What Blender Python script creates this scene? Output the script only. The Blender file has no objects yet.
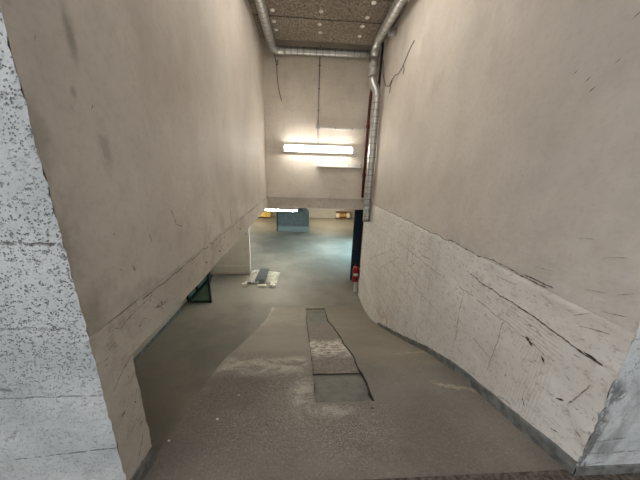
import bpy, bmesh, math, random
from mathutils import Vector, Matrix, noise
random.seed(7)
S = bpy.context.scene
COL = S.collection

# ------------------------------------------------------------------ camera
F_PX, PITCH, YAW, ROLL = 243.144, 0.27688, 0.06741, 0.03344
cp, sp, cyw, syw, cr, sr = (math.cos(PITCH), math.sin(PITCH), math.cos(YAW), math.sin(YAW),
                            math.cos(ROLL), math.sin(ROLL))
fwd = Vector((syw*cp, cyw*cp, -sp)); rgt = Vector((cyw, -syw, 0)); up = rgt.cross(fwd)
r2 = cr*rgt + sr*up; u2 = -sr*rgt + cr*up
cam = bpy.data.cameras.new('camera'); camo = bpy.data.objects.new('camera', cam); COL.objects.link(camo)
cam.sensor_fit = 'HORIZONTAL'; cam.sensor_width = 36; cam.lens = F_PX*36/640; cam.clip_start = .02
camo.matrix_world = Matrix(((r2.x, u2.x, -fwd.x, 0), (r2.y, u2.y, -fwd.y, 0), (r2.z, u2.z, -fwd.z, 1.6), (0, 0, 0, 1)))
S.camera = camo

# ------------------------------------------------------------------ node helpers
def lin(c):
    return tuple(((v/255)/12.92 if v/255 <= .04045 else ((v/255+.055)/1.055)**2.4) for v in c)

class V:
    """scalar socket with arithmetic"""
    def __init__(s, g, sock): s.g, s.s = g, sock
    def _m(s, op, *o): return s.g.math(op, s, *o)
    def __add__(s, o): return s._m('ADD', o)
    __radd__ = __add__
    def __sub__(s, o): return s._m('SUBTRACT', o)
    def __rsub__(s, o): return s.g.math('SUBTRACT', o, s)
    def __mul__(s, o): return s._m('MULTIPLY', o)
    __rmul__ = __mul__
    def __truediv__(s, o): return s._m('DIVIDE', o)
    def abs(s): return s._m('ABSOLUTE')
    def sqrt(s): return s._m('SQRT')
    def max(s, o): return s._m('MAXIMUM', o)
    def min(s, o): return s._m('MINIMUM', o)
    def frac(s): return s._m('FRACT')
    def sin(s): return s._m('SINE')
    def clamp(s): return s.max(0.0).min(1.0)
    def ss(s, a, b):                                     # 0 below a, 1 above b
        n = s.g.n('ShaderNodeMapRange'); n.interpolation_type = 'SMOOTHSTEP'
        s.g.l.new(s.s, n.inputs[0]); n.inputs[1].default_value = a; n.inputs[2].default_value = b
        return V(s.g, n.outputs[0])
    def inv(s): return 1.0 - s

class G:
    def __init__(s, name):
        s.m = bpy.data.materials.new(name); s.m.use_nodes = True
        s.t = s.m.node_tree; s.l = s.t.links
        s.b = s.t.nodes['Principled BSDF']
        s.co = s.n('ShaderNodeTexCoord').outputs['Object']
        x = s.n('ShaderNodeSeparateXYZ'); s.l.new(s.co, x.inputs[0])
        s.x, s.y, s.z = (V(s, o) for o in x.outputs)
    def n(s, t): return s.t.nodes.new(t)
    def put(s, v, sock):
        if isinstance(v, V): s.l.new(v.s, sock)
        elif hasattr(v, 'is_linked'): s.l.new(v, sock)
        else: sock.default_value = v
    def math(s, op, *a):
        n = s.n('ShaderNodeMath'); n.operation = op
        for i, v in enumerate(a): s.put(v, n.inputs[i])
        return V(s, n.outputs[0])
    def vec(s, sc):
        n = s.n('ShaderNodeVectorMath'); n.operation = 'MULTIPLY'; s.l.new(s.co, n.inputs[0])
        n.inputs[1].default_value = sc if hasattr(sc, '__len__') else (sc,)*3
        return n.outputs[0]
    def noise(s, sc, det=4, rough=.6, dist=0):
        n = s.n('ShaderNodeTexNoise'); s.l.new(s.vec(sc), n.inputs['Vector'])
        n.inputs['Scale'].default_value = 1; n.inputs['Detail'].default_value = det
        n.inputs['Roughness'].default_value = rough; n.inputs['Distortion'].default_value = dist
        return V(s, n.outputs[0])
    def voro(s, sc, feat='F1', out='Distance'):
        n = s.n('ShaderNodeTexVoronoi'); n.feature = feat; s.l.new(s.vec(sc), n.inputs['Vector'])
        n.inputs['Scale'].default_value = 1
        return V(s, n.outputs[out])
    def mix(s, f, a, b):
        n = s.n('ShaderNodeMix'); n.data_type = 'RGBA'; s.put(f, n.inputs[0])
        for v, i in ((a, 6), (b, 7)):
            if isinstance(v, tuple): n.inputs[i].default_value = (*lin(v), 1)
            else: s.l.new(v, n.inputs[i])
        return n.outputs[2]
    def band(s, v, a, b, soft=.02): return v.ss(a-soft, a+soft) * v.ss(b-soft, b+soft).inv()
    def seg(s, u, v, p, q, w):
        """soft line from p to q in the (u,v) plane, half width w"""
        dx, dy = q[0]-p[0], q[1]-p[1]; L2 = dx*dx+dy*dy
        t = (((u-p[0])*dx + (v-p[1])*dy)*(1/L2)).clamp()
        wu, wv, wg = s.warp()
        ex = u-p[0]-t*dx+wu*min(.03, w*2.2); ey = v-p[1]-t*dy+wv*min(.03, w*2.2)
        d = (ex*ex+ey*ey).sqrt()
        return d.ss(w*.15, w).inv()*wg
    def warp(s):
        if not hasattr(s, '_w'):
            s._w = (s.noise(17, 3)-.5, s.noise((19, 23, 21), 3)-.5, s.noise((33, 33, 33), 3).ss(.36, .52))
        return s._w
    def blob(s, u, v, c, ru, rv):
        a = (u-c[0])*(1/ru); b = (v-c[1])*(1/rv)
        return (a*a+b*b).sqrt().ss(.2, 1.0).inv()
    def out(s, col, rough=.8, h=None, dist=.01, strength=1.0, metal=0.0, spec=None):
        if isinstance(col, tuple): s.b.inputs['Base Color'].default_value = (*lin(col), 1)
        else: s.l.new(col, s.b.inputs['Base Color'])
        s.put(rough, s.b.inputs['Roughness']); s.b.inputs['Metallic'].default_value = metal
        if spec is not None: s.b.inputs['Specular IOR Level'].default_value = spec
        if h is not None:
            n = s.n('ShaderNodeBump'); n.inputs['Distance'].default_value = dist
            n.inputs['Strength'].default_value = strength
            s.put(h, n.inputs['Height']); s.l.new(n.outputs[0], s.b.inputs['Normal'])
        return s.m

def simple(name, c, rough=.6, metal=0, var=.12, sc=6, bump=.0, spec=None):
    g = G(name); n = g.noise(sc, 5)
    dark = tuple(int(v*(1-var)) for v in c); lite = tuple(min(255, int(v*(1+var))) for v in c)
    return g.out(g.mix(n.ss(.3, .7), dark, lite), rough, n if bump else None, bump or .01, 1, metal, spec)

def emit(name, c, st):
    g = G(name); g.b.inputs['Emission Color'].default_value = (*c, 1)
    g.b.inputs['Emission Strength'].default_value = st
    return g.out((240, 240, 235), .4)

# ------------------------------------------------------------------ materials
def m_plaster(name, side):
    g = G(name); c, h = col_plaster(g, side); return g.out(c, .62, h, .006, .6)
def m_right():
    """one wall: plaster above the joint, painted block work below; towards the ramp mouth the two run into each other"""
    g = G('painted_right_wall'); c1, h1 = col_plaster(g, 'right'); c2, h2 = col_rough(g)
    near = g.y.ss(1.2, 1.6).inv()
    n = (g.noise((3, 3, 6), 4)-.5)*near*1.2
    k = (g.z+n*.5-near*.05).ss(.92, .945)
    soft = (g.z+n*.6).ss(.6, 1.25)
    k = k*near.inv()+soft*near
    h = h1*k*.5+h2*k.inv()
    return g.out(g.mix(k, c2, c1), .66, h, .012, .7)
def col_plaster(g, side):
    """smooth painted plaster of the upper walls; u runs along the ramp"""
    y, z = g.y, g.z
    big = g.noise((1.1, 1.1, .8), 4); mid = g.noise(5, 5); fine = g.noise(60, 3)
    lo_, hi_ = ((222, 212, 198), (236, 228, 215)) if side == 'back' else ((190, 181, 170), (210, 202, 191))  # back plaster paler: lamp brightness put into its colour
    c = g.mix(big.ss(.3, .7), lo_, hi_)
    c = g.mix(mid.ss(.55, .8)*.3, c, (180, 171, 156))
    st = g.noise((1, 9, .5), 3)
    c = g.mix(st.ss(.55, .85)*.22, c, (214, 208, 198))
    c = g.mix(g.noise(26, 5, .75).ss(.46, .68)*.2, c, (150, 138, 122)); c = g.mix(g.noise((3, 3, 2), 5, .7).ss(.5, .72)*.22, c, (158, 146, 130))
    spot = g.voro((9, 9, 9)); dots = spot.ss(.03, .09).inv()*g.noise(2.5, 2).ss(.52, .6)
    c = g.mix(dots*.5, c, (118, 108, 96))
    h = fine*.12+mid*.5+big*.6
    if side == 'left':
        m = g.blob(y, z, (1.10, 2.05), .035, .13).max(g.blob(y, z, (1.16, 1.66), .05, .16)*.7)
        m = m.max(g.blob(y, z, (1.06, 1.85), .02, .03)*.8)
        c = g.mix(m*.55*g.noise(14, 3).ss(.3, .55), c, (104, 92, 78))
        dirt = z.ss(.95, 1.5).inv()*g.noise((3, 5, 5), 5).ss(.45, .7)
        c = g.mix(dirt*.4, c, (140, 128, 112))
        nearedge = y.ss(.88, 1.02).inv()*g.noise((8, 8, 5), 4).ss(.4, .65)
        c = g.mix(nearedge*.45, c, (120, 108, 94))
    if side == 'right':
        low = z.ss(.94, 1.9).inv(); rough = g.noise((4, 7, 16), 5)
        c = g.mix(low*rough.ss(.5, .75)*.5, c, (206, 204, 200))
        sm = y.ss(.9, 2.4).inv()*g.noise((2, 1.5, 1.5), 3).ss(.42, .62)
        c = g.mix(sm*.28, c, (140, 134, 128))
        h = h + low*rough*1.2
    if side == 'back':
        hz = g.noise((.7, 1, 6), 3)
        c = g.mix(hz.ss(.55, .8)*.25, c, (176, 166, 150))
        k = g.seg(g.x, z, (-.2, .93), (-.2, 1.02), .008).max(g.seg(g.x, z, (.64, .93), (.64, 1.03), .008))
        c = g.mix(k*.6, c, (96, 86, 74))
    return c, h

def col_rough(g):
    """white paint over bare block work and rendered patches below the joint of the right wall"""
    y, z = g.y, g.z
    big = g.noise(1.6, 4); mid = g.noise(9, 5); fine = g.noise(45, 4, .7)
    c = g.mix(big.ss(.3, .7), (206, 201, 193), (224, 220, 213))
    c = g.mix(mid.ss(.5, .75)*.4, c, (190, 182, 170))
    # block courses on the far half
    rowz = (z+2.0)*(1/.21); row = (rowz-rowz.frac()); off = (row*.5).frac()
    fy = (y*(1/.42)+off).frac(); fz = rowz.frac()
    jt = ((fz-.5).abs().ss(.45, .49)).max((fy-.5).abs().ss(.475, .494))
    jt = jt*g.noise((4, 4, 5), 4).ss(.42, .56)
    far = y.ss(2.0, 2.8)*z.ss(.7, .76).inv()
    # vertical ribs and combed horizontal ribs on the near half
    wob = g.noise((2, 3, 3), 2)*.05
    ribv = ((y+wob)*(1/.022)).frac(); ribv = (ribv-.5).abs()*2
    ribh = ((z+wob*.6)*(1/.026)).frac(); ribh = (ribh-.5).abs()*2
    zone_v = g.band(y, 1.12, 1.95, .03)*z.ss(.50, .56).inv()*z.ss(-.15, .05)*g.noise(4, 3).ss(.34, .5)
    zone_h = g.band(y, 1.12, 2.1, .05)*g.band(z, .56, .72, .02)*g.noise(3, 3).ss(.3, .45)
    rib = zone_v*ribv + zone_h*ribh
    c = g.mix((zone_v*ribv.ss(.55, .9)+zone_h*ribh.ss(.5, .9))*.24, c, (140, 134, 126))
    c = g.mix((jt*far)*.55, c, (118, 108, 96))
    # chips
    chipn = g.noise((14, 14, 14), 4, .7).ss(.66, .72)*g.noise(2.2, 2).ss(.45, .6)
    chipn = chipn.max(g.noise((10, 8, 30), 3, .7).ss(.67, .72)*y.ss(1.3, 2.4).inv())
    gr = g.noise((22, 22, 34), 5, .75)
    c = g.mix(gr.ss(.52, .66)*.65, c, (160, 152, 142))
    c = g.mix(chipn*.8, c, (104, 95, 86))
    # rusty damp near the far foot
    rust = g.blob(y, z, (4.0, -1.05), .8, .26)*g.noise(7, 4).ss(.42, .62)
    c = g.mix(rust*.5, c, (150, 112, 78))
    h = mid*.6+fine*.45+rib*.22-jt*far*.6-chipn*.5
    return c, h

def m_band():
    """bare edge of the slab, painted thin"""
    g = G('painted_slab_edge')
    big = g.noise(2, 4); mid = g.noise(10, 6, .65); fine = g.noise(50, 3)
    c = g.mix(big.ss(.3, .7), (186, 177, 164), (208, 200, 188))
    c = g.mix(mid.ss(.5, .72)*.5, c, (154, 142, 127))
    ch = g.noise((9, 9, 18), 5, .75).ss(.62, .70)
    c = g.mix(ch*.8, c, (92, 80, 68))
    rs = g.band(g.z, .55, .68, .03)*g.noise((9, 3, 14), 4).ss(.55, .68)
    c = g.mix(rs*.5, c, (122, 92, 66))
    return g.out(c, .75, mid*.8+fine*.4-ch, .012, .8)

def m_front():
    """white lime paint on the board marked concrete of the entrance faces"""
    g = G('whitewashed_concrete'); x, z = g.x, g.z
    big = g.noise(2.2, 4); mid = g.noise(12, 5); fine = g.noise(70, 3)
    c = g.mix(big.ss(.3, .7), (184, 188, 188), (210, 213, 212))
    c = g.mix(mid.ss(.5, .75)*.4, c, (164, 168, 168))
    ps = g.voro(95); gate = g.noise((34, 34, 34), 3).ss(.40, .56)*g.noise((4, 4, 3), 2).ss(.30, .5)
    upz = z.ss(.5, 1.1)
    pits = ps.ss(.16, .40).inv()*gate*(upz*.75+.25)
    worm = g.noise((40, 40, 60), 5, .75).ss(.57, .66)*(upz*.65+.2)
    c = g.mix(pits.max(worm)*.72, c, (96, 96, 93))
    wv = (g.noise((6, 1, 1), 4)-.5)*.02
    ln = None
    for p, q, w, a in (((-3, 1.30), (-.88, 1.32), .009, 1.), ((-3, .97), (-.9, .97), .012, .45), ((-3, .60), (-.86, .64), .008, .55), ((-1.3, .28), (-.86, .33), .006, .7), ((-1.35, .07), (-.86, .10), .006, .7),
                       ((-1.32, .89), (-1.27, .72), .006, .8), ((-1.28, .70), (-1.2, .67), .013, .8),
                       ((-1.3, .40), (-1.235, .46), .014, .6), ((-1.235, .46), (-1.19, .465), .010, .6), ((-1.26, .12), (-1.245, .115), .01, 1.),
                       ((1.6, .15), (2.4, .17), .006, .8), ((1.62, .24), (1.75, .26), .01, .5), ((1.6, .06), (1.7, .08), .008, .6)):
        v = g.seg(x, z+wv, p, q, w)*a; ln = v if ln is None else ln.max(v)
    ln = ln*g.noise(22, 3).ss(.32, .5)
    c = g.mix(ln*.75, c, (92, 88, 84))
    # broken arris on the right corner shows bare cement
    e = g.band(x, 1.40, 1.60, .02)*z.ss(.6, .68).inv()
    chip = e*g.noise((16, 16, 7), 4, .7).ss(.42, .55)
    chip = chip.max(g.blob(x, z, (1.60, .56), .05, .07)*g.noise(30, 3).ss(.35, .5))
    smear = x.ss(1.5, 1.56)*x.ss(1.6, 1.95).inv()*g.noise((9, 9, 3), 4).ss(.42, .65)*z.ss(.55, .75).inv()
    c = g.mix(smear*.8, c, (128, 130, 128))
    c = g.mix(chip*.9, c, (112, 112, 110))
    foot = z.ss(.02, .3).inv()*g.noise((7, 7, 12), 4).ss(.5, .7)
    c = g.mix(foot*.5, c, (132, 122, 110))
    return g.out(c, .75, mid*.5+fine*.3-pits*1.0-worm-ln*.8-chip*.8, .010, .85)

def m_floor_low():
    g = G('lower_hall_screed'); x, y = g.x, g.y
    big = g.noise((.6, .6, 1), 5); mid = g.noise(4, 5); fine = g.noise(40, 3)
    c = g.mix(big.ss(.35, .65), (112, 108, 98), (136, 131, 120))
    c = g.mix(mid.ss(.55, .75)*.3, c, (98, 94, 84))
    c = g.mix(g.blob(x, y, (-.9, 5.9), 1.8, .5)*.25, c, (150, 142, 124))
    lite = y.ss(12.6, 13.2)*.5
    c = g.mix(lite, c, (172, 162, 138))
    jt = g.seg(x, y, (-6, 12.9), (-1.5, 12.9), .03).max(g.seg(x, y, (-1.9, 7.5), (-1.5, 12.9), .02)*.7)
    c = g.mix(jt*.5, c, (92, 86, 74))
    r = .62 - big.ss(.4, .65)*.1
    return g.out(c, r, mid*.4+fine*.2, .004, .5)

def m_ramp():
    g = G('worn_ramp_concrete'); x, y = g.x, g.y
    big = g.noise((1.3, 1.3, .5), 5); mid = g.noise(6, 5); fine = g.noise(70, 4, .75); agg = g.voro(120)
    c = g.mix(big.ss(.35, .65), (102, 97, 89), (122, 116, 107))
    left = x.ss(.15, .4).inv()
    c = g.mix(g.band(y, 2.1, 5.6, .25)*left*.42, c, (164, 155, 140)); c = g.mix(g.band(y, 2.1, 5.6, .3)*left.inv()*.3, c, (146, 134, 114))
    gn = g.noise((2.2, 2.2, 1), 4)
    gx = (gn-.5)*.5
    # rough scraped field on the left and round the head of the trench
    rough = g.band(y+gx*.6, 1.5, 2.5, .18)*left
    rough = rough.max(g.blob(x, y, (.33, 1.28), .48, .42)).max(g.band(x, -.62, .12, .12)*g.band(y, 1.1, 1.9, .2)*.7).clamp()
    sp = agg.ss(.18, .5)
    g2 = g.noise((62, 62, 40), 4, .85); amt = rough*.45+.22
    c = g.mix(g2.ss(.52, .64)*amt, c, (170, 162, 150)); c = g.mix(g2.ss(.36, .48).inv()*amt*1.2, c, (60, 55, 48))
    c = g.mix(rough*g.noise((150, 150, 90), 3, .8).ss(.47, .6)*.75, c, (176, 168, 155))
    c = g.mix(rough*sp.inv()*.7, c, (66, 60, 52))
    # pale scuff along the crest
    sc = (g.band(y+gx*.35, 1.93, 2.3, .1)*g.band(x, -.85, .05, .05)).max(g.blob(x, y, (.0, 1.62), .16, .36)*.9).max(g.blob(x, y, (.2, 1.42), .3, .1)*.7)
    sc = sc*g.noise((6, 8, 4), 6, .75, .6).ss(.38, .6)
    c = g.mix(sc*g.noise((90, 90, 60), 4, .8).ss(.36, .56)*.85, c, (206, 198, 184))
    # dark dust strip below the crest on the left
    dk = g.band(x, -.87, -.3, .12)*g.band(y, 1.45, 1.9, .06)
    c = g.mix(dk*.35, c, (92, 86, 78))
    # scraped streaks by the right wall
    for p, q in (((1.22, 1.72), (1.50, 1.60), ), ((1.12, 2.36), (1.5, 2.44))):
        s_ = g.seg(x, y, p, q, .05)*g.noise((9, 16, 6), 4).ss(.38, .62)
        c = g.mix(s_*.7, c, (176, 166, 146))
    # worn lighter panel with white edge at the toe
    toe = g.band(x, -.86, .06, .02)*g.band(y, 4.2, 5.4, .08)
    c = g.mix(toe*(gn.ss(.4, .6)*.3+.12), c, (170, 162, 146))
    eg = g.seg(x, y, (-.86, 4.2), (-.78, 5.4), .09)*g.noise((8, 5, 3), 3).ss(.42, .6)
    c = g.mix(eg*.7, c, (206, 200, 186))
    br = g.blob(x, y, (.5, 1.1), .5, .2)*g.noise((9, 16, 4), 4).ss(.45, .65)
    c = g.mix(br*.5, c, (98, 82, 66))
    dot = g.seg(x, y, (.535, 1.42), (.55, 1.425), .014)
    c = g.mix(dot, c, (40, 34, 28))
    h = mid*.3+fine*(.18)+rough*(fine*1.1-sp.inv()*.5)
    return g.out(c, .68, h, .007, .8)

def m_trench_rough():
    g = G('broken_trench_fill'); x, y = g.x, g.y
    n = g.noise(30, 5, .75); b = g.noise(5, 4)
    c = g.mix(n.ss(.35, .65), (104, 96, 88), (140, 132, 122))
    sc = g.band(y+(b-.5)*.4, 2.4, 3.1, .14)*g.noise((14, 14, 8), 5, .75).ss(.38, .6)
    c = g.mix(sc*.8, c, (222, 216, 206))
    return g.out(c, .8, n+b, .014, .9)

def m_ceiling():
    g = G('wood_wool_panel')
    n = g.noise((26, 26, 26), 5, .8, .8); n2 = g.noise((60, 24, 40), 3, .7); b = g.noise(1.5, 3)
    c = g.mix(n.ss(.38, .62), (84, 75, 64), (150, 140, 124))
    c = g.mix(n2.ss(.56, .66)*.75, c, (48, 41, 34))
    c = g.mix(n.ss(.6, .68)*.7, c, (186, 176, 158))
    c = g.mix(b.ss(.4, .7)*.3, c, (104, 86, 66))
    return g.out(c, .95, n+n2*.6, .012, 1)

def m_duct(dark=False):
    g = G('galvanised_spiral_sheet_dark' if dark else 'galvanised_spiral_sheet')
    n = g.noise(9, 4); n2 = g.noise((30, 30, 30), 3)
    c = g.mix(n.ss(.3, .7), (176, 178, 174), (204, 204, 200))
    return g.out(c, .26+n2*.16, n2, .0015, .5, .8)

def m_partition():
    g = G('grey_block_partition')
    n = g.noise((6, 6, 12), 5, .7); b = g.noise(1.5, 3)
    c = g.mix(n.ss(.4, .64), (96, 102, 102), (122, 128, 128))
    c = g.mix(g.z.ss(.29, .33).inv()*.8, c, (150, 156, 154))
    return g.out(c, .7, n, .02, .6)

def m_farwall(a=(168, 160, 147), b_=(188, 181, 168), name='lower_hall_wall_paint'):
    g = G(name)
    n = g.noise((2, 2, 5), 5); b = g.noise(.6, 3)
    c = g.mix(b.ss(.3, .7), a, b_)
    c = g.mix(n.ss(.55, .75)*.4, c, (138, 126, 110))
    c = g.mix(g.noise((5, 5, 12), 4, .7).ss(.64, .7)*.7, c, (96, 82, 66))
    return g.out(c, .8, n, .01, .5)

M = dict(
    left=m_plaster('painted_plaster_left', 'left'), right=m_right(), back=m_plaster('lamplit_plaster_back', 'back'),
    band=m_band(), front=m_front(), low=m_floor_low(), ramp=m_ramp(), rough=m_trench_rough(),
    smooth=simple('smooth_trench_fill', (100, 99, 91), .6, 0, .12, 9, .006),
    ceil=m_ceiling(), duct=m_duct(), part=m_partition(), far=m_farwall(), pier=m_farwall((204, 197, 184), (220, 214, 203), 'white_pier_paint'),
    skirt=simple('grey_skirting_paint', (106, 107, 104), .6, 0, .22, 14, .006),
    gouge=simple('bare_gouge', (70, 63, 56), .9, 0, .3, 30), scuff=simple('worn_scuff', (150, 140, 128), .9, 0, .2, 30),
    ground=simple('gritty_ground', (74, 66, 58), .9, 0, .4, 40, .01),
    slab=simple('slab_concrete', (120, 114, 106), .85, 0, .15, 4, .006),
    seam=simple('duct_seam', (150, 150, 145), .45, .7, .1), washer=simple('pale_fixing_plate', (206, 200, 188), .6, 0, .08),
    white=simple('white_enamel', (222, 220, 214), .4, 0, .04), grey=simple('grey_plastic', (168, 166, 162), .5, 0, .06),
    cond=simple('thin_grey_conduit', (120, 112, 104), .6, 0, .1),
    tube=emit('lit_tube', (1, .95, .88), 36), tube5=emit('added_far_tube', (1, .94, .80), 210), tube4=emit('added_side_tube', (1, .92, .80), 40), tube3=emit('added_ceiling_tube', (1, .94, .87), 48), tube2=emit('lit_hall_tube', (1, .94, .82), 150),
    red=simple('dark_red_pipe_paint', (88, 28, 29), .45, 0, .2), cream=simple('cream_pipe', (204, 194, 178), .6, 0, .08),
    black=simple('black_cable', (26, 24, 23), .6, 0, .1), wire=simple('brown_wire', (70, 58, 48), .7, 0, .1),
    ext=simple('extinguisher_red', (142, 22, 27), .3, 0, .08), rubber=simple('black_rubber', (28, 28, 28), .6, 0, .1),
    paper=simple('white_label', (214, 206, 198), .6, 0, .04),
    blue=simple('dark_blue_door_paint', (30, 48, 72), .4, 0, .12, 3), dark=simple('black_green_frame', (26, 34, 33), .4, 0, .1),
    wood=simple('pine_wood', (190, 150, 92), .7, 0, .2, 8), pale=simple('lit_pale_wood', (236, 222, 200), .7, 0, .08, 8),
    brown=simple('dark_wood', (112, 84, 52), .8, 0, .2, 8), yellow=simple('yellow_wood', (244, 200, 108), .6, 0, .1, 8),
    card=simple('cream_cardboard', (236, 226, 208), .8, 0, .12, 8, .003), plastic=simple('white_crumpled_sheet', (240, 238, 232), .5, 0, .04, 12),
    tile=simple('slate_grey_panel', (84, 90, 90), .8, 0, .1, 9), bundle=simple('blue_grey_cloth', (96, 108, 114), .7, 0, .2, 7, .01),
)
def m_glass():
    g = G('green_tinted_glass'); g.b.inputs['Transmission Weight'].default_value = 1; g.b.inputs['IOR'].default_value = 1.0
    return g.out((118, 146, 134), .03, spec=.35)
M['glass'] = m_glass()

# ------------------------------------------------------------------ mesh helpers
def link(name, bm, mats, parent=None, smooth=False):
    me = bpy.data.meshes.new(name); bmesh.ops.recalc_face_normals(bm, faces=bm.faces[:]) if not smooth == 'keep' else None
    bm.to_mesh(me); bm.free()
    for m in (mats if isinstance(mats, (list, tuple)) else [mats]): me.materials.append(M[m] if isinstance(m, str) else m)
    if smooth:
        for p in me.polygons: p.use_smooth = True
    o = bpy.data.objects.new(name, me); COL.objects.link(o)
    if parent is not None: o.parent = parent
    return o
def struct(o):
    o['kind'] = 'structure'; return o
def tag(o, label, cat, group=None):
    o['label'] = label; o['category'] = cat
    if group: o['group'] = group
    return o
def empty(name, loc=(0, 0, 0), rz=0):
    o = bpy.data.objects.new(name, None); COL.objects.link(o); o.location = loc; o.rotation_euler = (0, 0, rz); o.empty_display_size = .1
    return o
def box(bm, x0, x1, y0, y1, z0, z1, mat=0, bev=0, rot=None, piv=None):
    r = bmesh.ops.create_cube(bm, size=1)
    vs = r['verts']
    for v in vs: v.co = Vector(((x0+x1)/2+v.co.x*(x1-x0), (y0+y1)/2+v.co.y*(y1-y0), (z0+z1)/2+v.co.z*(z1-z0)))
    fs = {f for v in vs for f in v.link_faces}
    for f in fs: f.material_index = mat
    if bev:
        es = list({e for v in vs for e in v.link_edges})
        q = bmesh.ops.bevel(bm, geom=es, offset=bev, segments=2, affect='EDGES')
        vs = list({v for f in q['faces'] for v in f.verts})
    if rot is not None: bmesh.ops.rotate(bm, verts=vs, cent=piv or Vector(((x0+x1)/2, (y0+y1)/2, (z0+z1)/2)), matrix=rot)
    return vs
def B(*a, **k):
    bm = bmesh.new(); box(bm, *a, **k); return bm
def tube(bm, pts, r, n=12, cap=True, mat=0, rib=None):
    """swept round tube; rib = (pitch, height) adds the raised seam rings of a spiral duct"""
    pts = [Vector(p) for p in pts]
    if rib:
        pp, rr, acc = [], [], 0
        for i in range(len(pts)-1):
            L = (pts[i+1]-pts[i]).length; k = max(1, int(L/rib[0]))
            for j in range(k):
                a = pts[i].lerp(pts[i+1], j/k); d = (pts[i+1]-pts[i]).normalized()
                pp += [a, a+d*rib[0]*.07, a+d*rib[0]*.14]; rr += [r, r+rib[1], r]
        pp.append(pts[-1]); rr.append(r); pts, rad = pp, rr
    else: rad = [r]*len(pts)
    rings = []; ref = None
    for i, p in enumerate(pts):
        a = pts[max(0, i-1)]; b = pts[min(len(pts)-1, i+1)]; t = (b-a).normalized()
        if ref is None: ref = t.orthogonal().normalized()
        ref = (ref-t*ref.dot(t)).normalized(); bi = t.cross(ref)
        rings.append([bm.verts.new(p+(ref*math.cos(2*math.pi*k/n)+bi*math.sin(2*math.pi*k/n))*rad[i]) for k in range(n)])
    for i in range(len(rings)-1):
        for k in range(n):
            f = bm.faces.new((rings[i][k], rings[i][(k+1) % n], rings[i+1][(k+1) % n], rings[i+1][k])); f.material_index = 1 if rib and i % 3 < 2 else mat; f.smooth = True
    if cap:
        for q in (rings[0][::-1], rings[-1]): f = bm.faces.new(q); f.material_index = mat
def T(pts, r, **k):
    bm = bmesh.new(); tube(bm, pts, r, **k); return bm
def lathe(bm, prof, c, n=24):
    rings = [[bm.verts.new((c[0]+r*math.cos(2*math.pi*k/n), c[1]+r*math.sin(2*math.pi*k/n), c[2]+z)) for k in range(n)] for r, z in prof]
    for i in range(len(rings)-1):
        for k in range(n): bm.faces.new((rings[i][k], rings[i][(k+1) % n], rings[i+1][(k+1) % n], rings[i+1][k])).smooth = True
    bm.faces.new(rings[0][::-1]); bm.faces.new(rings[-1])
def disp(p, a):
    n = noise.noise_vector(p*6)*.08+noise.noise_vector(p*23)*.32+noise.noise_vector(p*60)*.4
    return p+n*a
def grid(bm, fn, us, vs, amp, mat=0):
    """surface fn(u,v) -> point, roughened by the shared noise field so that faces meet along their arrises"""
    V_ = [[bm.verts.new(disp(Vector(fn(u, v)), amp(u, v) if callable(amp) else amp)) for v in vs] for u in us]
    for i in range(len(us)-1):
        for j in range(len(vs)-1):
            f = bm.faces.new((V_[i][j], V_[i+1][j], V_[i+1][j+1], V_[i][j+1])); f.material_index = mat; f.smooth = True
    return V_
def steps(a, b, d):
    n = max(1, round(abs(b-a)/d)); return [a+(b-a)*i/n for i in range(n+1)]

from mathutils.bvhtree import BVHTree
def scratches(bm, marks, axis, side, seed=0):
    """ragged gouges laid on the wall surface: (p, q, half width, material slot, chance of a gap); p, q = (y, z) or (x, z)"""
    bm.normal_update(); tree = BVHTree.FromBMesh(bm)
    def on(u, z):
        if axis == 'x': o, d = Vector((side*-.4, u, z)), Vector((side, 0, 0))
        else: o, d = Vector((u, -.5, z)), Vector((0, 1, 0))
        h = tree.ray_cast(o, d)
        return None if h[0] is None else h[0]-d*.0022
    for k, (p, q, w, mat, gap) in enumerate(marks):
        L = math.hypot(q[0]-p[0], q[1]-p[1]); n = max(3, int(L/.009)); tx, tz = (q[0]-p[0])/L, (q[1]-p[1])/L
        prev = None
        for i in range(n+1):
            t = i/n; sd = seed+k*13.7
            wob = (noise.noise((t*L*7, sd, 0))*.022+noise.noise((t*L*40, sd, 3))*.006)*min(1, L*2.5)
            ww = w*(.35+.9*abs(noise.noise((t*L*30, sd, 8)))+.45*noise.noise((t*L*110, sd, 5)))*min(1, t*L/.02+.15, (1-t)*L/.02+.15)
            cut = noise.noise((t*L*13, sd, 11))*.5+.5 < gap
            u, z = p[0]+(q[0]-p[0])*t-tz*wob, p[1]+(q[1]-p[1])*t+tx*wob
            a, b = on(u-tz*ww, z+tx*ww), on(u+tz*ww, z-tx*ww)
            cur = None
            if a is not None and b is not None and not cut and ww > 0: cur = (bm.verts.new(a), bm.verts.new(b))
            if prev and cur:
                f = bm.faces.new((prev[0], cur[0], cur[1], prev[1])); f.material_index = mat
            prev = cur

# ------------------------------------------------------------------ dimensions (metres; z = 0 at the head of the ramp)
YF, YB, XR, ZC, ZL, ZJ, ZB = .874, 6.27, 1.538, 4.11, -1.72, .93, .683
XLf = lambda y: -.853-.019*(y-1)
PROF = [(-9, 0), (.85, 0), (1.1, -.06), (1.5, -.18), (1.9, -.29), (2.4, -.49), (2.75, -.68), (3.2, -.9), (4.1, -1.33), (4.7, -1.58), (5.1, -1.68), (5.5, -1.72), (99, -1.72)]
def _ramp(y):
    for (a, za), (b, zb) in zip(PROF, PROF[1:]):
        if y <= b: return za+(zb-za)*(y-a)/(b-a)
def ramp_z(y): return sum(_ramp(y+d) for d in (-.12, -.06, 0, .06, .12))/5

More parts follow.
